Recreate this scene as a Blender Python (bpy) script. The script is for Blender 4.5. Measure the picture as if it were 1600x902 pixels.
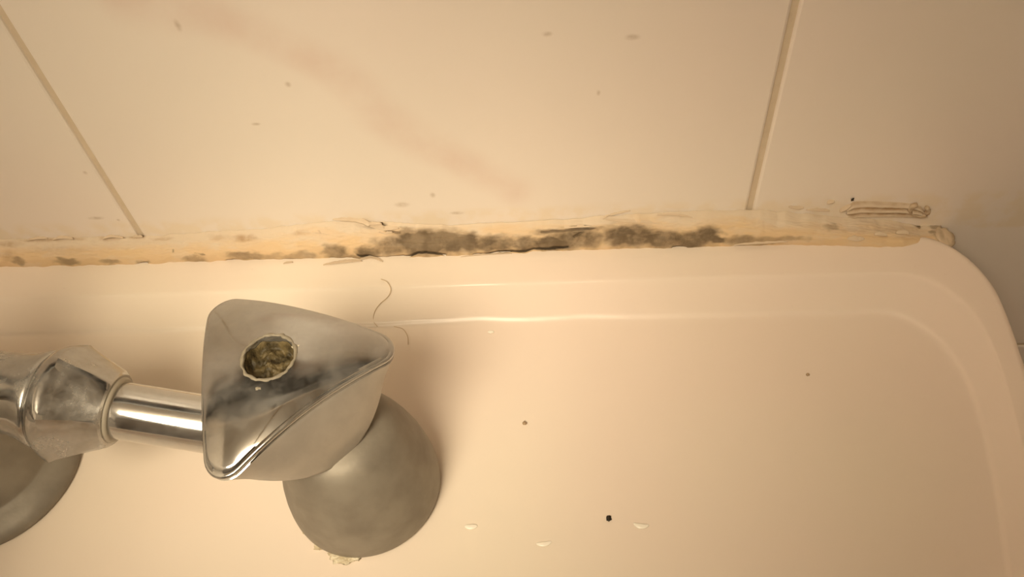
import bpy, bmesh, math, random
from mathutils import Vector, Matrix, noise as mnoise
sc = bpy.context.scene
for o in list(bpy.data.objects): bpy.data.objects.remove(o)
random.seed(7)
PI = math.pi

# ------------------------------------------------------------------ camera
# world: X along the tiled wall, Y into the wall (wall face y = 0), Z up, washbasin deck z = 0, metres
F = 1300.0
def unit(v): return Vector(v).normalized()
down = unit((914-800, 1473-451, F))                       # world -Z seen from the camera (x right, y down, z forward)
nrm = Vector((700-800, 425-451, F)).cross(Vector((1, -0.03, 0)))
cx_ = down.cross(nrm).normalized()
if cx_.x < 0: cx_ = -cx_
cz_ = -down
cy_ = cz_.cross(cx_)
ROT = Matrix((cx_, cy_, cz_))                             # world = ROT @ camera vector
CAM = Vector((0.0, -0.1968, 0.2247))
cam_d = bpy.data.cameras.new('camera'); cam = bpy.data.objects.new('camera', cam_d)
sc.collection.objects.link(cam); sc.camera = cam
M = Matrix.Identity(4)
for r in range(3):
    M[r][0] = ROT[r][0]; M[r][1] = -ROT[r][1]; M[r][2] = -ROT[r][2]; M[r][3] = CAM[r]
cam.matrix_world = M
cam_d.sensor_width = 36; cam_d.lens = F/1600*36; cam_d.clip_start = 0.005; cam_d.clip_end = 50

# ------------------------------------------------------------------ world, exposure
w = bpy.data.worlds.new('world'); sc.world = w; w.use_nodes = True
w.node_tree.nodes['Background'].inputs[0].default_value = (1, 0.8, 0.55, 1)
w.node_tree.nodes['Background'].inputs[1].default_value = 0.02
sc.view_settings.view_transform = 'Standard'; sc.view_settings.look = 'None'
sc.view_settings.exposure = 0.31; sc.view_settings.gamma = 1.0
sc.view_settings.use_curve_mapping = False
LAMP_POS = Vector((-0.35, -0.85, 1.38)); LAMP_R = 0.12; LAMP_STRENGTH = 41.0      # added ceiling globe for fill light
SPOT_POS = Vector((-0.15, -0.37, 0.43)); SPOT_AIM = Vector((-0.066, -0.070, 0.040))     # added spotlight over the basin, its soft beam edge imitating vignetting
SPOT_W = 11.6; SPOT_ANGLE = 50.0; SPOT_R = 0.13
LAMP_COL = (1.0, 0.855, 0.62, 1)

sp_d = bpy.data.lights.new('vignette_beam', 'SPOT'); sp_d.energy = SPOT_W; sp_d.color = LAMP_COL[:3]; sp_d.spot_size = math.radians(SPOT_ANGLE)
sp_d.spot_blend = 1.0; sp_d.shadow_soft_size = SPOT_R
spot_light = bpy.data.objects.new('vignette_beam', sp_d); sc.collection.objects.link(spot_light)
spot_light.location = SPOT_POS; spot_light.rotation_euler = (SPOT_AIM-SPOT_POS).to_track_quat('-Z', 'Y').to_euler()

# ------------------------------------------------------------------ helpers
def atz(x, y, z=0.0):                                     # where the sight line of a photo pixel meets a level surface
    r = ROT @ Vector((x-800, y-451, F)); t = (z-CAM.z)/r.z
    return CAM + r*t
def aty(x, y, yy=0.0):                                    # ... or a surface parallel to the wall
    r = ROT @ Vector((x-800, y-451, F)); t = (yy-CAM.y)/r.y
    return CAM + r*t
def fbm(x, y, z, o=4):
    return mnoise.fractal(Vector((x, y, z)), 1.0, 2.0, o)
def sstep(a, b, x):
    if a == b: return float(x >= a)
    t = min(1, max(0, (x-a)/(b-a))); return t*t*(3-2*t)
def interp(x, xs, ys):
    if x <= xs[0]: return ys[0]
    for i in range(1, len(xs)):
        if x <= xs[i]:
            t = (x-xs[i-1])/(xs[i]-xs[i-1]); return ys[i-1]+(ys[i]-ys[i-1])*t
    return ys[-1]
def mesh(name, verts, faces, mat=None, parent=None, smooth=True, attrs=None):
    me = bpy.data.meshes.new(name); me.from_pydata([tuple(v) for v in verts], [], faces)
    bm = bmesh.new(); bm.from_mesh(me); bmesh.ops.recalc_face_normals(bm, faces=bm.faces); bm.to_mesh(me); bm.free()
    if smooth: me.polygons.foreach_set('use_smooth', [True]*len(me.polygons))
    if attrs:
        for k, vals in attrs.items():
            a = me.attributes.new(k, 'FLOAT', 'POINT'); a.data.foreach_set('value', vals)
    if mat: me.materials.append(mat)
    o = bpy.data.objects.new(name, me); sc.collection.objects.link(o)
    if parent: o.parent = parent
    return o
def tag(o, label=None, cat=None, group=None, kind=None):
    if label: o['label'] = label
    if cat: o['category'] = cat
    if group: o['group'] = group
    if kind: o['kind'] = kind
    return o
def empty(name, loc=(0, 0, 0)):
    o = bpy.data.objects.new(name, None); sc.collection.objects.link(o); o.location = loc
    o.empty_display_size = 0.01
    return o
def sharp(o, deg=35):
    me = o.data
    bm = bmesh.new(); bm.from_mesh(me)
    for e in bm.edges:
        if len(e.link_faces) == 2 and e.calc_face_angle(0) > math.radians(deg): e.smooth = False
    bm.to_mesh(me); bm.free()
    return o
def loft(rings, closed=True, cap0=False, cap1=False):
    V = []; Fc = []
    n = len(rings[0])
    for r in rings: V += list(r)
    for i in range(len(rings)-1):
        for j in range(n if closed else n-1):
            k = (j+1) % n
            Fc.append((i*n+j, i*n+k, (i+1)*n+k, (i+1)*n+j))
    if cap0: Fc.append(tuple(reversed(range(n))))
    if cap1: Fc.append(tuple(range((len(rings)-1)*n, len(rings)*n)))
    return V, Fc
def frame(d):
    d = d.normalized(); a = Vector((0, 0, 1)) if abs(d.z) < 0.9 else Vector((0, 1, 0))
    u = (a - d*a.dot(d)).normalized(); return u, d.cross(u)
def tube(pts, rad, n=8):
    rings = []
    for i, p in enumerate(pts):
        d = pts[min(i+1, len(pts)-1)] - pts[max(i-1, 0)]
        u, v = frame(d)
        r = rad(i/(len(pts)-1)) if callable(rad) else rad
        rings.append([p + (u*math.cos(2*PI*k/n) + v*math.sin(2*PI*k/n))*r for k in range(n)])
    return loft(rings, True, True, True)
def catmull(pts, per=8):
    out = []
    for i in range(len(pts)-1):
        p0 = pts[max(i-1, 0)]; p1 = pts[i]; p2 = pts[i+1]; p3 = pts[min(i+2, len(pts)-1)]
        for k in range(per):
            t = k/per
            out.append(0.5*((2*p1)+(p2-p0)*t+(2*p0-5*p1+4*p2-p3)*t*t+(3*p1-p0-3*p2+p3)*t**3))
    out.append(pts[-1]); return out
def lathe_axis(A, d, prof, n=64):
    """rings about the axis from A along unit d; prof = [(distance, radius)]"""
    u, v = frame(d)
    return [[A + d*t + (u*math.cos(2*PI*k/n) + v*math.sin(2*PI*k/n))*r for k in range(n)] for t, r in prof]

def blob(name, c, rx, ry, rz, mat, seed=0.0, n=14, rough=.3, parent=None):
    rings = []
    for i in range(n+1):
        ph = PI*i/n; ring = []
        for k in range(n*2):
            a = 2*PI*k/(n*2); d = Vector((math.sin(ph)*math.cos(a), math.sin(ph)*math.sin(a), math.cos(ph)))
            s_ = 1+rough*fbm(d.x*1.7+seed, d.y*1.7, d.z*1.7, 3)
            ring.append(c+Vector((d.x*rx*s_, d.y*ry*s_, d.z*rz*s_)))
        rings.append(ring)
    V, Fc = loft(rings)
    o = mesh(name, V, Fc, mat)
    bm = bmesh.new(); bm.from_mesh(o.data); bmesh.ops.remove_doubles(bm, verts=bm.verts, dist=1e-7); bm.to_mesh(o.data); bm.free()
    if parent: o.parent = parent
    return o
# ------------------------------------------------------------------ materials
class NT:
    def __init__(s, name):
        s.m = bpy.data.materials.new(name); s.m.use_nodes = True; s.t = s.m.node_tree
        s.b = s.t.nodes['Principled BSDF']
    def n(s, typ, **kw):
        nd = s.t.nodes.new(typ)
        for k, v in kw.items():
            if k in ('operation', 'data_type', 'blend_type', 'attribute_name', 'interpolation_type', 'feature', 'noise_dimensions'): setattr(nd, k, v)
        return nd
    def link(s, a, b): s.t.links.new(a, b)
    def pos(s): return s.n('ShaderNodeNewGeometry').outputs['Position']
    def noise(s, scale, detail=3, rough=0.5, vec=None):
        nd = s.n('ShaderNodeTexNoise'); nd.inputs['Scale'].default_value = scale
        nd.inputs['Detail'].default_value = detail; nd.inputs['Roughness'].default_value = rough
        s.link(vec if vec is not None else s.pos(), nd.inputs['Vector']); return nd.outputs['Fac']
    def math(s, op, a, b=None, c=None):
        nd = s.n('ShaderNodeMath', operation=op)
        for i, x in enumerate((a, b, c)):
            if x is None: continue
            if isinstance(x, (int, float)): nd.inputs[i].default_value = x
            else: s.link(x, nd.inputs[i])
        return nd.outputs[0]
    def vmath(s, op, a, b=None):
        nd = s.n('ShaderNodeVectorMath', operation=op)
        for i, x in enumerate((a, b)):
            if x is None: continue
            if isinstance(x, (tuple, Vector)): nd.inputs[i].default_value = tuple(x)
            else: s.link(x, nd.inputs[i])
        return nd.outputs['Value'] if op in ('LENGTH', 'DOT_PRODUCT', 'DISTANCE') else nd.outputs['Vector']
    def ramp(s, f, lo, hi, a=0.0, b=1.0):
        nd = s.n('ShaderNodeMapRange', interpolation_type='SMOOTHSTEP'); nd.inputs['From Min'].default_value = lo; nd.inputs['From Max'].default_value = hi
        nd.inputs['To Min'].default_value = a; nd.inputs['To Max'].default_value = b
        s.link(f, nd.inputs['Value']); return nd.outputs['Result']
    def mix(s, f, a, b):
        nd = s.n('ShaderNodeMix', data_type='RGBA')
        for i, x in ((0, f), (6, a), (7, b)):
            if isinstance(x, (int, float)): nd.inputs[i].default_value = x
            elif isinstance(x, tuple): nd.inputs[i].default_value = (*x, 1) if len(x) == 3 else x
            else: s.link(x, nd.inputs[i])
        return nd.outputs[2]
    def attr(s, name):
        return s.n('ShaderNodeAttribute', attribute_name=name).outputs['Fac']
    def spot(s, P, c, rad, soft=0.5):
        """1 inside an ellipsoidal mark at c with radii rad, 0 outside"""
        v = s.vmath('SUBTRACT', P, tuple(c)); v = s.vmath('DIVIDE', v, tuple(rad))
        return s.ramp(s.vmath('LENGTH', v), soft, 1.0, 1.0, 0.0)
    def line(s, P, a, b, rad, soft=0.0):
        """1 on the segment a-b, 0 at distance rad"""
        a = Vector(a); b = Vector(b); ab = b-a
        pa = s.vmath('SUBTRACT', P, tuple(a))
        h = s.math('DIVIDE', s.vmath('DOT_PRODUCT', pa, tuple(ab)), ab.length_squared)
        nd = s.n('ShaderNodeClamp'); s.link(h, nd.inputs[0])
        sc_ = s.n('ShaderNodeVectorMath', operation='SCALE'); sc_.inputs[0].default_value = tuple(ab); s.link(nd.outputs[0], sc_.inputs['Scale'])
        return s.ramp(s.vmath('DISTANCE', pa, sc_.outputs[0]), soft*rad, rad, 1.0, 0.0)
    def add(s, *xs):
        r = xs[0]
        for x in xs[1:]: r = s.math('MAXIMUM', r, x)
        return r
    def out(s, col=None, rough=None, metal=0, bump=None, strength=0.2, dist=0.001, **kw):
        for key, v in (('Base Color', col), ('Roughness', rough), ('Metallic', metal)):
            if v is None: continue
            if isinstance(v, tuple): s.b.inputs[key].default_value = (*v, 1)
            elif isinstance(v, (int, float)): s.b.inputs[key].default_value = v
            else: s.link(v, s.b.inputs[key])
        if bump is not None:
            bn = s.n('ShaderNodeBump'); bn.inputs['Strength'].default_value = strength; bn.inputs['Distance'].default_value = dist
            s.link(bump, bn.inputs['Height']); s.link(bn.outputs[0], s.b.inputs['Normal'])
        for k, v in kw.items(): s.b.inputs[k.replace('_', ' ')].default_value = v
        return s.m

def mat_tile():
    s = NT('cream_glazed_tile'); P = s.pos()
    mott = s.noise(7, 1, 0.5)
    col = s.mix(s.ramp(mott, 0.3, 0.7), (0.82, 0.745, 0.66), (0.83, 0.725, 0.655))
    # faint pink-brown marble vein wandering down the middle tile
    wob = s.n('ShaderNodeTexNoise'); wob.inputs['Scale'].default_value = 28; wob.inputs['Detail'].default_value = 2; s.link(P, wob.inputs['Vector'])
    Pw = s.vmath('ADD', P, s.vmath('MULTIPLY', s.vmath('SUBTRACT', wob.outputs['Color'], (0.5, 0.5, 0.5)), (0.016, 0, 0.016)))
    pts = [(200, -10), (330, 22), (420, 50), (520, 110), (590, 175), (690, 232), (800, 300)]
    wd = [aty(x, y) for x, y in pts]
    v = s.add(*[s.line(Pw, wd[i], wd[i+1], 0.011) for i in range(len(wd)-1)])
    vf = s.math('MULTIPLY', v, s.ramp(s.noise(60, 4), 0.25, 0.75, 0.2, 0.9))
    col = s.mix(vf, col, (0.74, 0.60, 0.52))
    sp = []
    for x, y, rx, rz in [(278, 40, 6, 9), (450, 132, 6, 5), (133, 270, 5, 4), (855, 53, 9, 4), (988, 58, 13, 5), (400, 194, 9, 3),
                         (150, 341, 18, 4), (185, 344, 4, 3), (628, 320, 16, 6), (676, 305, 6, 6), (714, 333, 16, 4), (935, 145, 4, 5)]:
        c = aty(x, y); sp.append(s.math('MULTIPLY', s.spot(P, c, (rx*0.00022, 0.003, rz*0.00022*1.3), 0.1), 0.45))
    brk = s.ramp(s.noise(700, 3), 0.3, 0.6, 0.55, 1.0)
    col = s.mix(s.math('MULTIPLY', s.add(*sp), brk), col, (0.36, 0.25, 0.14))
    # old yellowed smear of sealant on the tile feet
    z = s.n('ShaderNodeSeparateXYZ'); s.link(P, z.inputs[0])
    band = s.ramp(z.outputs['Z'], 0.016, 0.021, 1.0, 0.0); band = s.math('MULTIPLY', band, s.ramp(z.outputs['Z'], 0.0, 0.002))
    col = s.mix(s.math('MULTIPLY', band, s.ramp(s.noise(120, 4), 0.38, 0.62, 0.0, 0.55)), col, (0.78, 0.65, 0.47))
    bump = s.math('ADD', s.noise(30, 2), s.math('MULTIPLY', s.noise(260, 2), 0.06))
    return s.out(col, 0.3, 0, bump, 0.08, 0.004)
def mat_grout():
    s = NT('beige_grout')
    col = s.mix(s.noise(220, 3), (0.58, 0.47, 0.34), (0.70, 0.59, 0.45))
    return s.out(col, 0.85, 0, s.noise(900, 2), 0.3, 0.0005)
def mat_basin():
    s = NT('cream_enamel'); P = s.pos()
    mott = s.noise(10, 1)
    col = s.mix(s.ramp(mott, 0.3, 0.7), (0.83, 0.73, 0.605), (0.835, 0.70, 0.60))
    st = []
    for x, y, z, rx, ry, k in [(400, 425, .008, 130, 16, .8), (500, 432, .008, 60, 18, .8), (300, 435, .008, 60, 8, .6), (130, 425, .008, 150, 12, .5),
                               (1350, 405, .008, 130, 16, .55), (30, 425, .008, 60, 10, .6)]:
        c = atz(x, y, z); st.append(s.math('MULTIPLY', s.spot(P, c, (rx*0.00022, ry*0.00028, 0.004), 0.0), k))
    col = s.mix(s.math('MULTIPLY', s.add(*st), s.ramp(s.noise(110, 4), 0.3, 0.65, 0.35, 1)), col, (0.72, 0.55, 0.31))
    # grime creeping out of the joint next to the mould
    gr = []
    for x, y, rx, ry, k in [(685, 405, 45, 9, .6), (860, 397, 75, 10, .6), (1000, 392, 60, 5, .35), (570, 405, 40, 5, .5), (30, 420, 40, 6, .4), (380, 411, 60, 4, .4), (1370, 397, 70, 8, .3)]:
        c = atz(x, y, .008); gr.append(s.math('MULTIPLY', s.spot(P, c, (rx*0.00022, ry*0.00028, 0.004), 0.1), k))
    col = s.mix(s.math('MULTIPLY', s.add(*gr), s.ramp(s.noise(300, 4), 0.3, 0.7, 0.4, 1)), col, (0.32, 0.24, 0.15))
    fl = s.math('MULTIPLY', s.ramp(s.noise(330, 2), 0.74, 0.80), 0.12)
    col = s.mix(fl, col, (0.62, 0.50, 0.38))
    bump = s.math('ADD', s.noise(38, 2), s.math('MULTIPLY', s.noise(240, 2), 0.05))
    return s.out(col, 0.33, 0, bump, 0.10, 0.004)
def mat_sealant():
    s = NT('yellowed_mouldy_sealant'); P = s.pos()
    base = s.mix(s.noise(90, 3), (0.69, 0.505, 0.29), (0.70, 0.50, 0.31))
    base = s.mix(s.attr('pale'), base, (0.68, 0.56, 0.425))
    base = s.mix(s.math('MULTIPLY', s.attr('rust'), s.ramp(s.noise(350, 4), 0.3, 0.65, 0.4, 1.0)), base, (0.40, 0.25, 0.13))
    n1 = s.noise(220, 5, 0.6); n2 = s.noise(900, 3)
    mf = s.math('MULTIPLY', s.attr('mould'), s.math('ADD', s.ramp(n1, 0.3, 0.6, 0.92, 1.2), s.math('MULTIPLY', s.math('SUBTRACT', n2, 0.5), 0.35)))
    nd = s.n('ShaderNodeClamp'); s.link(mf, nd.inputs[0])
    mcol = s.mix(s.ramp(s.noise(140, 3), 0.35, 0.65), (0.14, 0.097, 0.056), (0.24, 0.175, 0.108))
    col = s.mix(nd.outputs[0], base, mcol)
    col = s.mix(s.attr('crack'), col, (0.03, 0.02, 0.012))
    bump = s.math('ADD', s.noise(500, 4), s.math('MULTIPLY', s.noise(120, 3), 1.5))
    return s.out(col, 0.68, 0, bump, 0.22, 0.0006, Specular_IOR_Level=0.25)
def mat_plain(name, c1, c2, scale, rough, metal=0, bump=None, strength=0.2, dist=0.001, **kw):
    s = NT(name)
    return s.out(s.mix(s.ramp(s.noise(scale, 4), 0.3, 0.7), c1, c2), rough, metal, s.noise(bump, 3) if bump else None, strength, dist, **kw)
def mat_chrome(name, dull=0.25, base=(0.62, 0.60, 0.57), film=0.35):
    """chrome plating under patchy limescale"""
    s = NT(name)
    n = s.noise(95, 5, 0.6)
    k = s.ramp(n, 0.3, 0.75)
    col = s.mix(s.math('MULTIPLY', k, film), base, (0.44, 0.395, 0.33))
    rough = s.ramp(n, 0.3, 0.75, 0.07, dull)
    return s.out(col, rough, s.ramp(n, 0.3, 0.78, 1.0, 1.0-film), s.noise(400, 2), 0.02, 0.0005)

TILE = mat_tile(); GROUT = mat_grout(); BASIN = mat_basin(); SEAL = mat_sealant()
CHROME = mat_chrome('limescaled_chrome', 0.33, (0.47, 0.46, 0.44), 0.45)
HANDLE = mat_chrome('handle_chrome', 0.24, (0.55, 0.54, 0.52), 0.25)
PIPE = mat_chrome('pipe_chrome', 0.15, (0.62, 0.61, 0.59), 0.2)
FACET = mat_plain('satin_metal', (0.46, 0.42, 0.37), (0.53, 0.485, 0.425), 130, 0.42, 0.5, 900, 0.05)
DULL = mat_plain('dull_worn_metal', (0.23, 0.20, 0.16), (0.31, 0.275, 0.222), 90, 0.55, 0.35, 300, 0.12)
GUNK = mat_plain('dark_olive_grime', (0.035, 0.024, 0.007), (0.16, 0.118, 0.05), 330, 0.6, 0, 700, 0.6)
SCALE = mat_plain('limescale_crust', (0.74, 0.66, 0.50), (0.55, 0.46, 0.31), 400, 0.55, 0, 900, 0.5)
RINGM = mat_plain('dull_limescale', (0.34, 0.295, 0.22), (0.24, 0.205, 0.15), 500, 0.6)
RUBBER = mat_plain('pale_plastic_ring', (0.48, 0.43, 0.34), (0.40, 0.355, 0.28), 200, 0.4)
PAINT = mat_plain('warm_wall_paint', (0.66, 0.60, 0.52), (0.70, 0.63, 0.55), 4, 0.8)
DARKP = mat_plain('brown_door_paint', (0.10, 0.07, 0.045), (0.13, 0.09, 0.06), 8, 0.5)
CEIL = mat_plain('ceiling_paint', (0.42, 0.38, 0.33), (0.45, 0.41, 0.36), 3, 0.85)
FLOORM = mat_plain('brown_floor', (0.16, 0.11, 0.075), (0.20, 0.14, 0.09), 6, 0.45)
HAIR = mat_plain('brown_hair', (0.58, 0.43, 0.25), (0.52, 0.38, 0.22), 300, 0.4)
BLACK = mat_plain('black_dirt', (0.012, 0.008, 0.004), (0.03, 0.02, 0.01), 900, 0.7)
BROWN = mat_plain('brown_dirt', (0.36, 0.25, 0.15), (0.44, 0.31, 0.19), 900, 0.7)
GLINT = mat_plain('painted_glint', (0.93, 0.87, 0.76), (0.93, 0.87, 0.76), 100, 0.12)  # pale colour stands in for lamp glints on droplets and glaze bumps
BRASS = mat_plain('lamp_brass', (0.5, 0.36, 0.16), (0.45, 0.32, 0.14), 20, 0.3, 1)
def mat_globe():
    s = NT('lit_opal_globe'); s.out((0.8, 0.75, 0.65), 0.3)
    s.b.inputs['Emission Color'].default_value = LAMP_COL; s.b.inputs['Emission Strength'].default_value = LAMP_STRENGTH
    return s.m
GLOBE = mat_globe()

# ------------------------------------------------------------------ room shell
RX0, RX1, RY0, RZ0, RZ1 = -1.15, 1.0, -1.9, -0.85, 1.55
def box_obj(name, lo, hi, mat, parent=None):
    x0, y0, z0 = lo; x1, y1, z1 = hi
    V = [(x0,y0,z0),(x1,y0,z0),(x1,y1,z0),(x0,y1,z0),(x0,y0,z1),(x1,y0,z1),(x1,y1,z1),(x0,y1,z1)]
    Fc = [(0,1,2,3),(4,5,6,7),(0,1,5,4),(1,2,6,5),(2,3,7,6),(3,0,4,7)]
    return mesh(name, V, Fc, mat, parent, smooth=False)
GRD = 0.0008                                               # depth of the grout joints
wall = tag(box_obj('wall_back', (RX0, GRD, RZ0), (RX1, 0.10, RZ1), GROUT), 'bathroom wall of cream glazed tiles behind the washbasin', 'wall', kind='structure')
tag(box_obj('wall_left', (RX0-0.1, RY0, RZ0), (RX0, 0.0, RZ1), PAINT), 'plain painted side wall left of the washbasin', 'wall', kind='structure')
tag(box_obj('wall_right', (RX1, RY0, RZ0), (RX1+0.1, 0.0, RZ1), PAINT), 'plain painted side wall right of the washbasin', 'wall', kind='structure')
tag(box_obj('wall_front', (RX0, RY0-0.1, RZ0), (RX1, RY0, RZ1), DARKP), 'dark brown wall facing the washbasin', 'wall', kind='structure')
tag(box_obj('floor', (RX0, RY0, RZ0-0.1), (RX1, 0.1, RZ0), FLOORM), 'brown bathroom floor', 'floor', kind='structure')
tag(box_obj('ceiling', (RX0, RY0, RZ1), (RX1, 0.1, RZ1+0.1), CEIL), 'pale painted bathroom ceiling', 'ceiling', kind='structure')

# tiles: joints at x = -0.152 and 0.063, level joint at z = -0.073
TW, TH, TJ = 0.2148, 0.25, 0.0019
def tile_mesh():
    bm = bmesh.new()
    w2, h2, d, b = (TW-TJ)/2, (TH-TJ)/2, 0.0075, 0.0009
    rings = []
    for inset, y in ((0, d), (0, b), (b*0.3, b*0.3), (b, 0.0)):
        rings.append([bm.verts.new((sx*(w2-inset), y, sz*(h2-inset))) for sx, sz in ((-1,-1),(1,-1),(1,1),(-1,1))])
    for i in range(3):
        for k in range(4): bm.faces.new((rings[i][k], rings[i][(k+1)%4], rings[i+1][(k+1)%4], rings[i+1][k]))
    bm.faces.new(rings[3])
    bmesh.ops.recalc_face_normals(bm, faces=bm.faces)
    me = bpy.data.meshes.new('tile'); bm.to_mesh(me); bm.free(); me.materials.append(TILE)
    return me
tme = tile_mesh()
random.seed(3)
for r in range(-3, 6):
    for c in range(-4, 5):
        x = (-0.152+0.063)/2 + c*TW; z = -0.073 + TH/2 + r*TH
        if x-TW/2 < RX0 or x+TW/2 > RX1 or z-TH/2 < RZ0 or z+TH/2 > RZ1: continue
        o = bpy.data.objects.new('tile', tme); sc.collection.objects.link(o); o.parent = wall
        near = (r == 0 and -1 <= c <= 1)
        o.location = (x, 0.0 if near else random.uniform(0, 0.0004), z)
        o.rotation_euler = (0, 0, 0) if near else (random.uniform(-.001, .001), 0, random.uniform(-.0015, .0015))

# ------------------------------------------------------------------ washbasin
CXB = -0.178                                               # its middle, under the spout
RIM = 0.0045
def bez(p0, p1, p2, p3, t):
    a = 1-t; return tuple(a**3*p0[i]+3*a*a*t*p1[i]+3*a*t*t*p2[i]+t**3*p3[i] for i in range(2))
def outline(q):
    """q = yb, xs, xe, ye, xf, yf, yfront : right half from the back middle round to the front middle, then mirrored"""
    yb, xs, xe, ye, xf, yf, y1 = q[:7]
    R_ = []
    for i in range(140): t = i/140; R_.append((CXB+(xs-CXB)*t, yb))
    for i in range(40): R_.append(bez((xs, yb), (xs+(xe-xs)*0.62, yb), (xe, ye+(yb-ye)*0.55), (xe, ye), i/40))
    for i in range(40): R_.append(bez((xe, ye), (xe, ye+(yf-ye)*0.35), (xf, yf+(ye-yf)*0.35), (xf, yf), i/40))
    for i in range(41): R_.append(bez((xf, yf), (xf, yf+(y1-yf)*0.8), (CXB+(xf-CXB)*0.6, y1), (CXB, y1), i/40))
    L_ = [(2*CXB-x, y) for x, y in R_[1:-1]]
    return R_ + L_[::-1]
# keys: yb, xs, xe, ye, xf, yf, yfront, z
K = [(-.030, .02, .060, -.09, .05, -.20, -.36, -.17),
     (-.012, .09, .112, -.04, .105, -.18, -.44, -.08),
     (-.004, .1155, .1380, -.034, .1235, -.16, -.455, -.012),
     (-.0035, .1165, .1393, -.034, .1250, -.16, -.456, -.004),
     (-.0040, .1165, .1388, -.034, .1243, -.16, -.455, .0028),
     (-.0055, .1155, .1367, -.0345, .122, -.16, -.4525, .0045),
     (-.0090, .1140, .1345, -.037, .1200, -.16, -.450, .0045),
     (-.0200, .1075, .1302, -.0485, .1172, -.16, -.4465, .0045),
     (-.0211, .1068, .1295, -.0500, .1165, -.16, -.446, .0044),
     (-.0223, .1060, .1287, -.0517, .1155, -.16, -.445, .0038),
     (-.0326, .0998, .1220, -.0635, .1090, -.16, -.4396, .0013),
     (-.0336, .0988, .1210, -.0647, .1083, -.16, -.4390, .0010),
     (-.0344, .0981, .1202, -.0658, .1076, -.16, -.4382, .0003),
     (-.0351, .0975, .1195, -.0666, .1071, -.16, -.4375, .0),
     (-.0362, .0966, .1186, -.0676, .1064, -.16, -.437, -.0001),
     (-.0700, .0700, .0950, -.0950, .0920, -.17, -.433, .0),
     (-.1300, .0100, .0400, -.1700, .0700, -.21, -.430, .0),
     (-.1480, -.010, .0300, -.1850, .0630, -.22, -.426, -.001),
     (-.1580, -.020, .0200, -.1950, .0530, -.23, -.418, -.010),
     (-.1700, -.050, -.010, -.2050, .0200, -.24, -.395, -.07),
     (-.2000, -.090, -.050, -.2300, -.040, -.26, -.340, -.115),
     (-.2500, -.165, -.160, -.2600, -.158, -.27, -.290, -.125)]
def chaikin(ks, it):
    for _ in range(it):
        o = [ks[0]]
        for a, b in zip(ks, ks[1:]):
            o.append(tuple(.75*p+.25*q for p, q in zip(a, b))); o.append(tuple(.25*p+.75*q for p, q in zip(a, b)))
        o.append(ks[-1]); ks = o
    return ks
rings = []
for q in chaikin(K, 2):
    ring = []
    z = q[7]
    for (x, y) in outline(q):
        # glaze pooled unevenly along the foot of the step at the back
        wv = math.exp(-((z-0.001)/0.0025)**2)*sstep(-.07, -.03, y)*(1 if z < .0042 else 0)
        yo = wv*(0.0009*fbm(x*34, 2.0, 1.0, 2) + 0.0012*math.exp(-((x+.026)/.012)**2) + 0.0009*math.exp(-((x-.006)/.010)**2))
        zo = 0.00025*fbm(x*22, y*22, 5.0, 2)*sstep(-.006, -.012, y)
        ring.append((x, y+yo, z+zo))
    rings.append(ring)
V, Fc = loft(rings, True, True, True)
basin = tag(mesh('washbasin', V, Fc, BASIN), 'cream enamelled washbasin with a raised back rim sealed to the tiled wall', 'washbasin')

# ------------------------------------------------------------------ sealant
XPX = [-520, 0, 218, 400, 600, 900, 1200, 1480, 1500]
XW = [-.330, -.2030, -.1512, -.1084, -.0630, .0037, .0682, .1260, .1305]
def xw(px): return interp(px, XPX, XW)
def pxw(x): return interp(x, XW, XPX)
NV = 84
def edges(px):
    yb = interp(px, [0, 150, 400, 600, 700, 900, 1050, 1200, 1300, 1480], [418, 415, 406, 403, 401, 391, 388, 383, 384, 388])
    if px > 1400: yb += 4*sstep(1400, 1490, px)
    yt = interp(px, [0, 218, 400, 520, 600, 700, 850, 1000, 1172, 1250, 1320, 1450, 1490], [374, 369, 358, 346, 347, 352, 345, 334, 327, 332, 338, 346, 380])
    return yb, yt
MOULD = [  # photo x, y, half width, half height, strength
    (660, 381, 52, 20, 1.0), (700, 380, 40, 18, 1.0), (612, 388, 34, 14, .75), (640, 365, 26, 6, .55), (770, 384, 42, 13, .85), (735, 382, 20, 16, .9),
    (520, 396, 22, 11, .75), (575, 396, 24, 9, .85), (555, 404, 50, 5, .6), (470, 402, 26, 6, .45), (430, 404, 40, 5, .4),
    (862, 384, 34, 10, 1.0), (820, 383, 34, 11, .85), (905, 375, 52, 15, .78), (860, 366, 30, 6, .5), (920, 360, 45, 4, .6),
    (985, 371, 50, 17, .88), (1035, 376, 50, 13, .86), (995, 363, 30, 9, .8), (1085, 378, 38, 12, .82), (1110, 369, 22, 13, .85), (1126, 377, 14, 6, 1.0),
    (1065, 385, 60, 4, .6), (1165, 378, 45, 7, .6), (1205, 377, 30, 5, .45), (1245, 375, 22, 4, .42), (1306, 357, 14, 5, .4),
    (25, 411, 14, 6, .5), (98, 411, 20, 5, .55), (165, 411, 16, 4, .5), (215, 412, 12, 3, .45), (298, 408, 22, 5, .55), (380, 402, 36, 6, .6),
    (310, 400, 5, 3, .6), (265, 395, 3, 2, .6), (590, 356, 20, 4, .45), (607, 362, 10, 3, .8), (1490, 375, 14, 18, .6)]
RUST = [(380, 373, 24, 8, .85), (12, 382, 26, 7, .6), (60, 376, 40, 4, .7), (110, 374, 20, 4, .5), (165, 373, 22, 5, .55), (210, 371, 16, 4, .7), (250, 373, 20, 4, .5),
        (10, 400, 24, 12, .45), (85, 392, 60, 8, .25), (340, 372, 20, 6, .4), (470, 365, 20, 4, .4), (560, 344, 40, 3, .5), (1290, 330, 26, 10, .35), (1340, 360, 60, 4, .3)]
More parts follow.
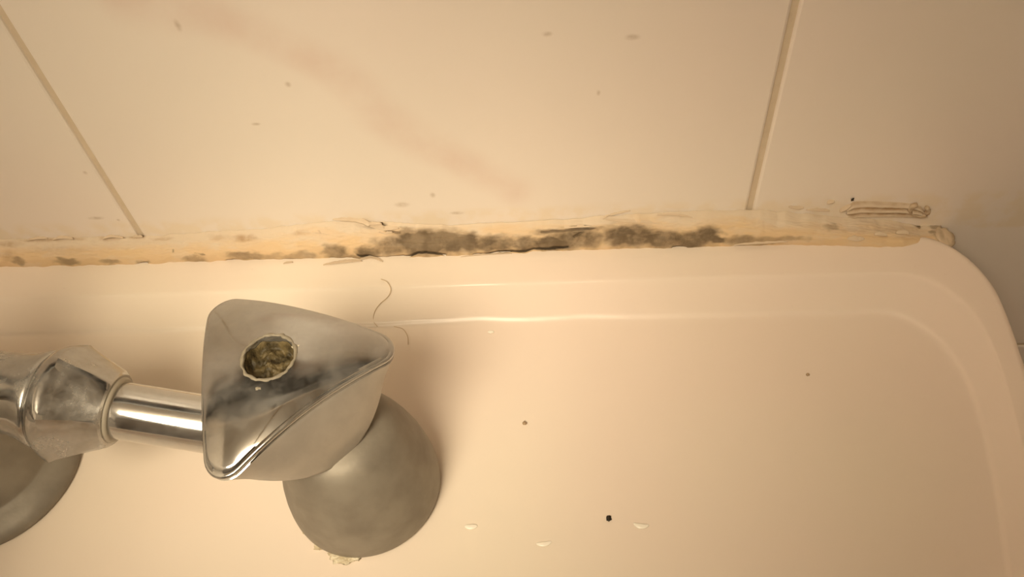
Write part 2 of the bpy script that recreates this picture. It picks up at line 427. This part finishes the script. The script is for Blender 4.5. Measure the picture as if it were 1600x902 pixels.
CRACK = [  # polylines along which the bead has come away
    [(348, 406), (372, 408), (402, 408)], [(438, 405), (462, 405)], [(512, 404), (545, 404)],
    [(556, 397), (575, 400), (600, 403), (635, 399), (665, 393), (695, 398)],
    [(740, 397), (770, 394), (800, 392), (840, 389), (868, 388)], [(852, 389), (872, 386), (888, 385)],
    [(-4, 421), (8, 420)], [(204, 414), (222, 410)], [(606, 363), (625, 364)], [(1056, 385), (1075, 386)], [(848, 364), (880, 361), (905, 358), (930, 357)], [(898, 370), (912, 362)],
    [(560, 344), (585, 351), (597, 350), (606, 357)]]
def seg_d(px, py, poly):
    best = 1e9
    for (ax, ay), (bx, by) in zip(poly, poly[1:]):
        dx, dy = bx-ax, by-ay; t = max(0, min(1, ((px-ax)*dx+(py-ay)*dy)/(dx*dx+dy*dy)))
        best = min(best, math.hypot(px-ax-dx*t, py-ay-dy*t))
    return best
V = []; MO = []; RU = []; CR = []; PA = []
xs_ = []
x = -0.33
while x < 0.1300: xs_.append(x); x += 0.0005
for x in xs_:
    px = pxw(x); yb, yt = edges(px)
    Bp = atz(px, yb, RIM); Tp = aty(px, yt, 0.0)
    B = Vector((x, max(-.0120, min(-.0055, Bp.y)), RIM-0.0003)); T = Vector((x, -0.0000, Tp.z))
    B.y += 0.0006*fbm(x*160, 3.1, 0, 3)
    ef = sstep(.108, .1300, x); B.y = B.y*(1-ef)-.0085*ef; B.z -= .0012*ef; T.z = T.z*(1-ef)+(RIM-.0012)*ef
    T.z += 0.0007*fbm(x*190, 8.3, 0, 4)
    endf = sstep(.1302, .112, x)
    for j in range(NV):
        v = j/(NV-1)
        py = yb+(yt-yb)*v
        p = B.lerp(T, v)
        roll = interp(px, [0, 400, 620, 900, 1200, 1400], [.62, .60, .74, .78, .62, .62])
        u = v/roll
        h = 0.0
        if u < 1.5: h = 0.0015*(sstep(0, .45, u)**.7)*sstep(1.5, .55, u)
        film = 0.00028*min(1, v/.06)*sstep(1.0, .80+.12*fbm(x*70, 6, 6, 3), v)
        lump = 0.0004*fbm(x*120, v*5, 2.2, 4)*math.sin(PI*min(1, max(0, v)))
        wr = 0.00018*fbm(x*480, v*14, 7.0, 3)*math.sin(PI*v)
        mo = 0
        nx = 9*fbm(x*260, v*6, 1.0, 4); ny = 3.5*fbm(x*260, v*6, 9.0, 4)
        for (mx, my, rx, ry, k) in MOULD:
            if abs(px-mx) < rx*1.6+10:
                d = math.hypot((px+nx-mx)/rx, (py+ny-my+2)/(ry*1.15))
                mo = max(mo, k*sstep(1.25, 0.5, d))
        ru = 0
        for (mx, my, rx, ry, k) in RUST:
            if abs(px-mx) < rx*1.6+10:
                ru = max(ru, k*sstep(1.15, 0.3, math.hypot((px+nx*.7-mx)/rx, (py+ny*.7-my)/ry)))
        dc = 1e9
        for poly in CRACK:
            if poly[0][0]-8 < px < poly[-1][0]+8: dc = min(dc, seg_d(px, py+1.2*fbm(x*300, 4, 4, 2), poly))
        cr = sstep(2.4, 0.5, dc)
        h += (film+lump+wr)*1.0 - 0.0009*cr
        nvec = Vector((0, -0.55, 0.83))
        if v < .05 or v > .97: h = min(h, 0.0012*(min(v, 1-v)+.02)/.05)
        q = p + nvec*h*endf
        V.append(q); MO.append(mo); RU.append(ru); CR.append(cr*(.85 if py > 380 else .45))
        PA.append(max(0, min(1, sstep(roll-.35, roll+.3, v+.22*fbm(x*60, v*3, 5, 4))*1.0 + .35*sstep(.3, .8, fbm(x*90, v*3, 3, 3)+.3))))
n = len(xs_)
Fc = [(i*NV+j, (i+1)*NV+j, (i+1)*NV+j+1, i*NV+j+1) for i in range(n-1) for j in range(NV-1)]
# back of the bead, down in the gap between rim and wall
base = len(V)
for x in xs_:
    V.append((x, -0.003, RIM-0.0008-.003*sstep(.12, .13, x))); MO.append(0); RU.append(0); CR.append(0); PA.append(0)
for i in range(n-1):
    Fc.append((i*NV, base+i, base+i+1, (i+1)*NV)); Fc.append((i*NV+NV-1, (i+1)*NV+NV-1, base+i+1, base+i))
Fc.append(tuple([base]+[j for j in range(NV)])); Fc.append(tuple([base+n-1]+[(n-1)*NV+j for j in range(NV-1, -1, -1)]))
sealant = empty('silicone_sealant', (-0.06, -0.01, RIM))
tag(sealant, 'yellowed silicone sealant bead with black mould between washbasin and tiles', 'sealant')
def child(o, root):
    o.parent = root; o.matrix_parent_inverse = Matrix.Translation(-Vector(root.location)); return o
bead = child(mesh('bead', V, Fc, SEAL, None, True, {'mould': MO, 'rust': RU, 'crack': CR, 'pale': PA}), sealant)

def ribbon(name, px_pts, width_px, lift, root, tone=(0, 0.1, 0.9), lum=0.0, below=True):
    """a thin film of sealant: one edge stuck down, the other curling off the surface"""
    pts = []
    for x, y in px_pts:
        yb, yt = edges(x); v = (y-yb)/(yt-yb)
        if v < 0: p = atz(x, y, RIM); nv = Vector((0, -.2, .98))
        elif v > 1: p = aty(x, y, 0.0); nv = Vector((0, -1, .1))
        else:
            p = Vector((xw(x), 0, 0)); b = atz(x, yb, RIM); t = aty(x, yt, 0)
            q = b.lerp(t, v); p.y = q.y; p.z = q.z; nv = Vector((0, -.6, .8)); p += nv*(0.0008 if v > .6 else 0.0016)
        pts.append((p, nv))
    P_ = catmull([p for p, _ in pts], 8)
    rings = []; m = len(P_)
    for i, p in enumerate(P_):
        nv = pts[min(len(pts)-1, i//8)][1].normalized()
        t = (P_[min(i+1, m-1)]-P_[max(i-1, 0)]).normalized()
        side = nv.cross(t).normalized()
        if side.z < 0: side = -side
        wpx = width_px*(math.sin(PI*(i+.6)/(m+.2))**.6)*(1+.35*fbm(p.x*500, 1, lum, 3))
        wd = wpx*0.00021; lf = lift*(.6+.6*abs(fbm(p.x*400, 5, lum, 2)))
        ring = []
        for k in range(6):
            s_ = k/5
            off = side*(wd*(1-s_)) if below else side*(wd*s_)
            ring.append(p + off + nv*(0.00015 + lf*s_**1.6*(math.sin(PI*(i+.5)/m)**.5)))
        for k in range(5, -1, -1):
            ring.append(ring[k] - nv*0.00022)
        rings.append(ring)
    V, Fc = loft(rings, True, True, True)
    N_ = len(V)
    return child(mesh(name, V, Fc, SEAL, None, True, {'mould': [tone[0]]*N_, 'rust': [tone[1]]*N_, 'crack': [0.0]*N_, 'pale': [tone[2]]*N_}), root)
FL = [([(520, 343), (545, 344), (562, 346), (580, 352), (598, 351)], 8, .0011), ([(578, 354), (592, 359), (606, 361), (624, 358)], 9, .0012),
      ([(592, 364), (602, 367), (614, 364)], 6, .0010),
      ([(846, 362), (880, 358), (915, 356), (950, 356)], 6, .0007), ([(948, 344), (970, 347), (1010, 349), (1045, 351)], 5, .0006),
      ([(945, 343), (955, 336), (985, 329)], 4, .0006), ([(1030, 337), (1060, 338), (1085, 341)], 4, .0005),
      ([(40, 377), (56, 375), (72, 374)], 5, .0008), ([(80, 376), (96, 374), (112, 375)], 6, .0009), ([(158, 375), (172, 372), (190, 373)], 5, .0008),
      ([(205, 372), (220, 372)], 5, .0007), ([(462, 362), (478, 364), (500, 366), (516, 368)], 5, .0007), ([(497, 361), (503, 366)], 4, .0006),
      ([(505, 415), (530, 413), (548, 411), (566, 409)], 7, .0008), ([(560, 408), (580, 405), (598, 410)], 6, .0007), ([(443, 413), (458, 411)], 4, .0006),
      ([(1232, 323), (1246, 326), (1256, 324)], 6, .0008), ([(1260, 328), (1285, 329), (1296, 330)], 5, .0006), ([(1292, 318), (1304, 315)], 6, .0009),
      ([(1312, 331), (1322, 326), (1330, 320)], 8, .0012), ([(1330, 375), (1345, 378), (1358, 375)], 9, .0006), ([(1375, 368), (1395, 370)], 7, .0005), ([(1410, 366), (1432, 367)], 7, .0007),
      ([(740, 367), (775, 364), (815, 366)], 5, .0005), ([(1150, 384), (1190, 382), (1235, 379)], 4, .0004), ([(720, 402), (760, 399), (800, 397)], 3, .0004)]
for i, (pp, wpx, lf) in enumerate(FL):
    ribbon('peeling_flake', pp, wpx, lf, sealant, (0, .12, .85), float(i))

# a rolled-up strip of old sealant left on the tile near the end of the joint
V = []; RU = []; rows = 15; cols = 70
cl = catmull([Vector((x, 0, y)) for x, y in ((1322, 330), (1345, 327), (1385, 327), (1415, 328), (1436, 331), (1448, 336))], 14)
idx = [cl[int(i*(len(cl)-1)/(cols-1))] for i in range(cols)]
for i, c in enumerate(idx):
    s_ = i/(cols-1); tp = 14*(1-.35*s_)*min(1, (s_+.05)*6)*min(1, (1.04-s_)*5)
    for j in range(rows):
        v = j/(rows-1)*2-1
        p = aty(c.x, c.z+v*tp, 0.0)
        rid = math.sin(v*9.5+1.2*fbm(s_*4, v, 1, 2)+.6)
        h = (0.0008+0.0005*rid)*max(0, 1-v*v)**.5 + 0.0001*fbm(s_*30, v*3, 4, 3)
        V.append(p+Vector((0, -max(-0.0001, h), 0))); RU.append(max(0, min(1, (.6-rid)*1.1))*max(0, 1-abs(v))**.25)
Fc = [(i*rows+j, (i+1)*rows+j, (i+1)*rows+j+1, i*rows+j+1) for i in range(cols-1) for j in range(rows-1)]
N_ = len(V)
child(tag(mesh('rolled_strip', V, Fc, SEAL, None, True, {'mould': [0.0]*N_, 'rust': RU, 'crack': [0.0]*N_, 'pale': [1.0]*N_}), 'brown-streaked rolled strip of old sealant'), sealant)
c = Vector((.1290, -.0050, RIM-.0026))
o = blob('corner_smear', c, .0036, .0045, .0020, SEAL, 4.0, 20, .2); N_ = len(o.data.vertices)
for k, val in (('mould', [max(0, min(1, .05+.8*fbm(v.co.x*300, v.co.z*300, 1, 3)+.5*sstep(.001, .004, v.co.x-c.x))) for v in o.data.vertices]), ('rust', [.25]*N_), ('crack', [0.0]*N_), ('pale', [.8]*N_)):
    a = o.data.attributes.new(k, 'FLOAT', 'POINT'); a.data.foreach_set('value', val)
child(o, sealant)
loop = [aty(1436+14*math.cos(a), 329+9*math.sin(a), -0.0008) for a in [i*2*PI/20*.86-0.6 for i in range(20)]]
V, Fc = tube(loop, lambda t: .0007*(1+.4*math.sin(t*9)), 8)
N_ = len(V)
child(mesh('curl', V, Fc, SEAL, None, True, {'mould': [.15]*N_, 'rust': [.3 if i % 3 else .8 for i in range(N_)], 'crack': [0.0]*N_, 'pale': [.8]*N_}), sealant)

# ------------------------------------------------------------------ mixer tap
BASEC = Vector((-0.0600, -0.0924, 0.0)); HC = Vector((-0.0724, -0.0865, 0.0))
tap = empty('mixer_tap', (BASEC.x, BASEC.y, 0.0))
tag(tap, 'limescaled chrome mixer tap with a three-cornered handle standing on the washbasin', 'tap')
NS = 96
def axis_at(z):
    t = .04*min(1, z/0.036); return Vector((BASEC.x+(HC.x-BASEC.x)*t, BASEC.y+(HC.y-BASEC.y)*t, z))
prof = [(0.0001, .0205), (0.0004, .0214), (.0012, .0218), (.003, .0219), (.006, .0218), (.010, .0214), (.015, .0206), (.020, .0194), (.024, .0182), (.028, .0167), (.031, .0152), (.0335, .0138), (.0355, .0110), (.0365, .0060)]
rings = []
for z, r in prof:
    c = axis_at(z)
    rings.append([c + Vector((r*math.cos(2*PI*k/NS), r*math.sin(2*PI*k/NS), 0)) for k in range(NS)])
V, Fc = loft(rings, True, True, True)
child(tag(mesh('pillar', V, Fc, DULL), 'dull grey tapering pillar under the handle'), tap)

V, Fc = loft([[Vector((HC.x+.003+r*math.cos(2*PI*k/48), HC.y-.0015+r*math.sin(2*PI*k/48), z)) for k in range(48)] for z, r in ((.026, .0135), (.034, .0135), (.0345, .013), (.040, .012))], True, True, True)
child(tag(mesh('valve_stem', V, Fc, DULL), 'dull collar between pillar and handle'), tap)
# handle: three-cornered domed top, round foot
HROT = math.radians(13)
def tri_pt(a, rho, rc):
    """rounded triangle: support-like radial point at polar angle a (corner at a = HROT)"""
    # radial distance to a triangle of inradius rho, then rounded by rc
    b = (a-HROT) % (2*PI/3) - PI/3                         # 0 at the middle of a side, +-60 deg at the corners
    rad_side = (rho+rc)/math.cos(b)
    # corner circle centre at distance 2*rho, direction +-60 deg
    d = 2*rho; ang = PI/3-abs(b)
    disc = rc*rc-(d*math.sin(ang))**2
    if disc >= 0:
        rad_c = d*math.cos(ang)+math.sqrt(disc)
        # tangent point between side and corner circle
        bt = math.atan2(d*math.sin(PI/3), rho+rc)
        if abs(b) > bt: return rad_c
    return rad_side
def hring(scale, dz, rho=.0122, rc=.0052, bulge=-.0001, blend=0.0, rfoot=(.0212, .0240), dome=True, zc=.0607, k=6.8):
    out = []
    for i in range(NS*2):
        a = 2*PI*i/(NS*2)
        b = (a-HROT) % (2*PI/3) - PI/3
        r = tri_pt(a, rho, rc) + bulge*math.cos(b*1.5)**2
        rf = rfoot[0]+(rfoot[1]-rfoot[0])*(abs(b)/(PI/3))**1.5
        r = r*(1-blend)+rf*blend
        r *= scale
        zt = zc-k*r*r/scale**0
        z = zt if dome else 0
        out.append((a, r, z+dz))
    return out
def hpts(ring): return [HC + Vector((r*math.cos(a), r*math.sin(a), z)) for a, r, z in ring]
HOLE = 0.0062
rings = []
def circ(r, z): return [HC + Vector((r*math.cos(2*PI*i/(NS*2)), r*math.sin(2*PI*i/(NS*2)), z)) for i in range(NS*2)]
ZC = .0607; KD = 6.6; ROLL = .0007
rings.append(circ(HOLE-.0001, ZC-.0105)); rings.append(circ(HOLE, ZC-.0015)); rings.append(circ(HOLE+.0001, ZC-.0006)); rings.append(circ(HOLE+.0005, ZC-.00025))
for sfac in (.0, .12, .3, .45, .6, .7, .8, .87, .92, .96):
    tr = hring(1.0, 0); rr = []
    for a, r, z in tr:
        r2 = (HOLE+.0010)*(1-sfac)+(r-.0006)*sfac
        rr.append((a, r2, ZC-KD*r2*r2-ROLL*max(0, (sfac-.5)/.5)**2))
    rings.append(hpts(rr))
edge = [(a, r, z-ROLL) for a, r, z in hring(1.0, 0)]
def erow(inset, drop): return hpts([(a, r-inset, z-drop) for a, r, z in edge])
rings += [erow(.0010, .0000), erow(.0004, .00012), erow(.0001, .0004), erow(.0, .0009), erow(.0002, .0013), erow(.0009, .0016), erow(.0009, .0021), erow(.0004, .0024)]
# sides flow from the triangle into the round foot
ZF = .0345
for t in (.06, .15, .3, .45, .6, .75, .88, .96, 1.0):
    rr = []
    for i, (a, r, z) in enumerate(edge):
        b = (a-HROT) % (2*PI/3) - PI/3
        wc = (abs(b)/(PI/3))**1.7
        rf = .0208+(.0268-.0208)*wc; zf = ZF+.0150*wc
        e = t**1.0
        bul = .0012*math.sin(PI*t)*(1-wc)
        rr.append((a, (r-.0004)*(1-e)+rf*e+bul, (z-.0024)*(1-t)+zf*t))
    rings.append(hpts(rr))
last = rings[-1]
rings.append([p + (HC-p)*Vector((1, 1, 0)).length*0 + Vector(((HC.x-p.x)*.02, (HC.y-p.y)*.02, -.0005)) for p in last])
rings.append([p + Vector(((HC.x-p.x)*.10, (HC.y-p.y)*.10, -.0006)) for p in last])
rings.append([Vector((HC.x+(p.x-HC.x)*.72, HC.y+(p.y-HC.y)*.72, ZF+.0012)) for p in last])
V, Fc = loft(rings, True, True, True)
handle = child(tag(mesh('handle', V, Fc, HANDLE), 'three-cornered chrome knob with a domed top'), tap)
handle.data.materials.append(FACET)
nr = NS*2
for p in handle.data.polygons:
    r = min(p.vertices)//nr
    if r >= 21: p.material_index = 1
sharp(handle, 50)
def sub(o, root):
    o.parent = root; return o
# dirty screw socket left open where the cap is missing
V = []; Fc = []
rr = 26; ss = 64
rings = []
for i in range(rr+1):
    r = HOLE*.985*(1-i/(rr+1.0)); ring = []
    for k in range(ss):
        a = 2*PI*k/ss; x, y = r*math.cos(a), r*math.sin(a)
        d = 0.0042 - 0.0022*sstep(.80, 1.0, r/HOLE) + 0.0014*fbm(x*330, y*330, 3.3, 4) - .0012*math.exp(-((x+.0005)/.0012)**2-((y+.0006)/.0028)**2)
        ring.append((HC.x+x, HC.y+y, ZC-d))
    rings.append(ring)
V, Fc = loft(rings, True, False, True)
sub(tag(mesh('screw_socket', V, Fc, GUNK), 'grimy dark olive screw hole'), handle)
ring_pts = []
rings = []
for k in range(72):
    a = 2*PI*k/72; u = Vector((math.cos(a), math.sin(a), 0))
    th = .00034*(1+.7*fbm(math.cos(a)*4, math.sin(a)*4, 1, 3)); rad = HOLE+.00035+.0003*fbm(math.cos(a)*5, math.sin(a)*5, 8, 2)
    c = HC+u*rad+Vector((0, 0, ZC-.00035))
    rings.append([c+u*(th*1.3*math.cos(2*PI*j/8))+Vector((0, 0, th*math.sin(2*PI*j/8))) for j in range(8)])
rings.append(rings[0])
V, Fc = loft(rings)
sub(tag(mesh('limescale_ring', V, Fc, RINGM), 'pale limescale rim round the screw hole'), handle)
# a chip of limescale standing on the ring
p = atz(463, 542, ZC-.0008); sub(blob('limescale_chip', p, .0011, .0005, .0006, SCALE, 2), handle)
p = atz(404, 608, ZC-.0008); sub(blob('limescale_chip', p, .0010, .0006, .0004, RINGM, 5), handle)

# arm towards the spout
PA_ = Vector((-.0700, -.0905, .0247)); PB_ = Vector((-.1780, -.0795, .0445))
pd = (PB_-PA_).normalized()
V, Fc = loft(lathe_axis(PA_, pd, [(.004, .0078), (.020, .0078), (.050, .0078), (.066, .0078)], 64), True, True, True)
child(mesh('connecting_pipe', V, Fc, PIPE), tap)
def on_axis(px):                                           # distance along the arm of the point seen at photo x
    lo, hi = 0.0, .2
    for _ in range(40):
        m = (lo+hi)/2; c = ROT.transposed() @ (PA_+pd*m-CAM)
        if 800+F*c.x/c.z > px: lo = m
        else: hi = m
    return lo
tN1 = on_axis(183); tN0 = on_axis(104); tC = on_axis(80)
# tapered hexagonal union nut
def hexring(t, r, sharpn, n=96, rot=.25):
    u, v = frame(pd); out = []
    for k in range(n):
        a = 2*PI*k/n; b = (a-rot) % (PI/3) - PI/6
        rh = r*math.cos(PI/6)/math.cos(b)
        q = rh*sharpn + r*.955*(1-sharpn)
        out.append(PA_+pd*t+(u*math.cos(a)+v*math.sin(a))*q)
    return out
L = tC-tN1
rings = [hexring(tN1-.0002, .0086, 0), hexring(tN1-.0002, .0102, .1), hexring(tN1+.0003, .0109, .3), hexring(tN1+.0010, .0113, .55), hexring(tN1+L*.35, .0134, .95), hexring(tN1+L*.62, .0156, .97), hexring(tN0-.0010, .0167, .9),
         hexring(tN0+.0004, .0166, .5), hexring(tN0+.0016, .0161, .25), hexring(tC-.0005, .0146, .1), hexring(tC, .0138, 0), hexring(tC, .0105, 0)]
V, Fc = loft(rings, True, True, True)
nut = child(tag(mesh('union_nut', V, Fc, CHROME), 'tapered six-sided union nut'), tap)
sharp(nut, 28)
V, Fc = loft(lathe_axis(PA_, pd, [(tN1-.0011, .0080), (tN1-.0011, .0085), (tN1-.0004, .0090), (tN1+.0002, .0090), (tN1+.0002, .0080)], 64), True, True, True)
child(tag(mesh('sealing_ring', V, Fc, RUBBER), 'pale ring at the mouth of the nut'), tap)
tEnd = (PB_-PA_).length
prof = [(tC+.0001, .0100), (tC+.0001, .0130), (tC+.0008, .0134), (tC+.0022, .0131), (tC+.005, .0120), (tC+.009, .0111), (tC+.014, .0107), (tEnd-.006, .0108), (tEnd+.006, .0108), (tEnd+.075, .0108)]
V, Fc = loft(lathe_axis(PA_, pd, prof, 72), True, True, True)
child(mesh('body', V, Fc, CHROME), tap)
# spout column on its flange, mostly outside the picture
SC = Vector((-.1775, -.0855, 0))
def col_c(z): t = min(1, z/.044); return Vector((SC.x+(PB_.x-SC.x)*t, SC.y+(PB_.y-SC.y)*t, z))
def lz(prof, n=96): return [[col_c(z)+Vector((r*math.cos(2*PI*k/n), r*math.sin(2*PI*k/n), 0)) for k in range(n)] for z, r in prof]
V, Fc = loft(lz([(.0001, .0262), (.0004, .0268), (.0014, .0270), (.0026, .0266), (.0042, .0248), (.0056, .0222), (.0064, .0204), (.0070, .0200), (.0080, .0199), (.0110, .0190), (.016, .0176), (.022, .0160), (.030, .0148), (.046, .0140), (.060, .0135), (.066, .0115), (.068, .006)]), True, True, True)
child(tag(mesh('spout_column', V, Fc, DULL), 'dull flanged column below the body'), tap)
sp = catmull([Vector((-.178, -.085, .056)), Vector((-.178, -.10, .075)), Vector((-.178, -.135, .088)), Vector((-.178, -.175, .080)), Vector((-.178, -.19, .062))], 10)
V, Fc = tube(sp, .0085, 32)
child(mesh('spout', V, Fc, CHROME), tap)
# crust of limescale and old putty where the pillar meets the deck
for i, (x, y, rx, ry, rz) in enumerate([(464, 778, 4, 8, 4), (467, 802, 5, 8, 4), (478, 824, 5, 7, 3), (500, 853, 8, 5, 3), (526, 868, 11, 6, 2.2), (552, 872, 10, 5, 2), (538, 874, 14, 6, 1.2)]):
    c = atz(x, y, 0); child(blob('putty_crust', c+Vector((0, 0, .0004)), rx*.00021, ry*.00026, rz*.00035, SCALE, i*3.1, 12, .5), tap)

# ------------------------------------------------------------------ hairs, specks and painted glints
def on_rim(x, y):
    yt = interp(x, [560, 640, 960], [449, 446, 437]); yb_ = interp(x, [560, 850, 1250], [510, 500, 498])
    z = RIM if y < yt else (0 if y > yb_ else RIM*(1-(y-yt)/(yb_-yt)))
    p = atz(x, y, z); p.z += .0006; return p
h1 = catmull([on_rim(*q) for q in ((596, 438), (606, 443), (611, 455), (606, 466), (594, 477), (586, 489), (584, 503), (590, 512))], 8)
V, Fc = tube(h1, .00011, 6)
tag(mesh('hair', V, Fc, HAIR), 'longer curled brown hair lying across the washbasin step behind the tap handle', 'hair', 'loose hairs on the washbasin')
h2 = catmull([on_rim(*q) for q in ((616, 512), (630, 516), (637, 527), (638, 540))], 8)
V, Fc = tube(h2, .00010, 6)
tag(mesh('hair', V, Fc, HAIR), 'short bent brown hair on the deck right of the tap handle corner', 'hair', 'loose hairs on the washbasin')
def speck(x, y, r, mat, label, z=0.0, wallp=False, seed=0):
    c = aty(x, y, -.0003) if wallp else atz(x, y, z)+Vector((0, 0, .0002))
    o = blob('dirt_speck', c, r, r*(.4 if wallp else 1.1), r*(1.2 if wallp else .6), mat, seed, 8, .5)
    tag(o, label, 'speck', 'specks of dirt')
speck(951, 811, .00075, BLACK, 'black speck on the open deck right of the pillar foot', seed=1)
speck(820, 662, .0006, BROWN, 'faint brown speck on the deck between pillar and step', seed=2)
speck(1332, 312, .00055, BLACK, 'tiny black speck on the tile above the rolled sealant strip', wallp=True, seed=3)
speck(1262, 586, .0005, BROWN, 'pale brown speck on the right part of the deck', seed=4)
def glint(pts, wd, label, i):
    P_ = catmull([atz(x, y, 0)+Vector((0, 0, .0001)) for x, y in pts], 8)
    rings = []; m = len(P_)
    for k, p in enumerate(P_):
        s_ = math.sin(PI*(k+.3)/(m-.4))**.7*wd
        t = (P_[min(k+1, m-1)]-P_[max(k-1, 0)]).normalized(); sd = Vector((-t.y, t.x, 0))
        rings.append([p+sd*(s_*math.cos(PI*j/8))+Vector((0, 0, .45*s_*math.sin(PI*j/8))) for j in range(9)])
    V, Fc = loft(rings, True, True, True)
    tag(mesh('glint_mark', V, Fc, GLINT), label, 'glint', 'pale painted splash marks on the deck')
glint([(726, 823), (736, 824), (746, 822)], .0008, 'small pale painted splash mark on the deck just right of the pillar foot', 0)
glint([(838, 850), (850, 851), (862, 847)], .0007, 'thin pale painted splash mark near the lower edge of the deck', 1)
glint([(990, 818), (997, 822), (1005, 823), (1014, 821)], .0008, 'crescent pale painted splash mark right of the black speck', 2)
glint([(762, 519), (772, 519)], .0006, 'tiny pale painted splash mark on the deck under the rim step', 3)
glint([(972, 495), (984, 499)], .0007, 'short pale painted splash mark at the foot of the rim step', 4)

# ------------------------------------------------------------------ shallow cabinet above the basin (outside the picture, seen in the chrome)
GREY = mat_plain('dark_grey_lacquer', (0.085, 0.085, 0.085), (0.10, 0.10, 0.098), 5, 0.35)
mx0, mx1, mz0, mz1 = -.50, .14, .275, .70
cab = empty('wall_cabinet', ((mx0+mx1)/2, 0, mz0)); tag(cab, 'shallow dark grey cabinet hanging on the tiles above the washbasin', 'cabinet')
child(box_obj('body', (mx0, -.030, mz0), (mx1, -.0005, mz1), GREY), cab)
for a, b, kx in ((mx0+.002, (mx0+mx1)/2-.001, (mx0+mx1)/2-.02), ((mx0+mx1)/2+.001, mx1-.002, (mx0+mx1)/2+.02)):
    dr = child(box_obj('door', (a, -.045, mz0+.002), (b, -.0302, mz1-.002), GREY), cab)
    V, Fc = loft(lathe_axis(Vector((kx, -.0451, mz0+.2)), Vector((0, -1, 0)), [(0, .004), (.006, .004), (.009, .009), (.015, .009), (.018, .006)], 24), True, True, True)
    kb = mesh('knob', V, Fc, BRASS); kb.parent = dr

# ------------------------------------------------------------------ added lamps for fill and edge falloff (outside the picture)
lamp = empty('added_fill_lamp', tuple(LAMP_POS)); tag(lamp, 'added fill lamp, an unseen lit opal globe hanging from the ceiling', 'lamp')
def lat(prof, n=48): return [[LAMP_POS+Vector((r*math.cos(2*PI*k/n), r*math.sin(2*PI*k/n), z)) for k in range(n)] for z, r in prof]
g = [(-LAMP_R*math.cos(PI*i/24), LAMP_R*math.sin(PI*i/24)+1e-5) for i in range(23)]
V, Fc = loft(lat(g), True, True, True); child(mesh('globe', V, Fc, GLOBE), lamp)
top = RZ1-LAMP_POS.z
V, Fc = loft(lat([(LAMP_R*.955, .034), (LAMP_R+.006, .036), (top-.02, .03), (top-.01, .055), (top, .058)]), True, True, True); child(mesh('holder', V, Fc, BRASS), lamp)

ax = (SPOT_AIM-SPOT_POS).normalized()
wl = empty('added_spotlight', tuple(SPOT_POS)); tag(wl, 'added unseen metal spotlight on a wall arm, its beam imitating vignetting around the tap', 'lamp')
back = SPOT_POS-ax*0.11
V, Fc = loft(lathe_axis(SPOT_POS, ax, [(-.012, .132), (-.012, .137), (-.02, .138), (-.07, .108), (-.105, .060), (-.112, .012)], 48), True, True, True)
child(mesh('housing', V, Fc, BRASS), wl)
arm = catmull([back, back+Vector((0, .02, .06)), Vector((SPOT_POS.x, -.22, .74)), Vector((SPOT_POS.x, -.012, .76))], 8)
V, Fc = tube(arm, .008, 16); child(mesh('arm', V, Fc, BRASS), wl)
V, Fc = loft(lathe_axis(Vector((SPOT_POS.x, -.0002, .76)), Vector((0, -1, 0)), [(0, .045), (.010, .045), (.014, .038)], 40), True, True, True); child(mesh('wall_plate', V, Fc, BRASS), wl)
child(spot_light, wl)
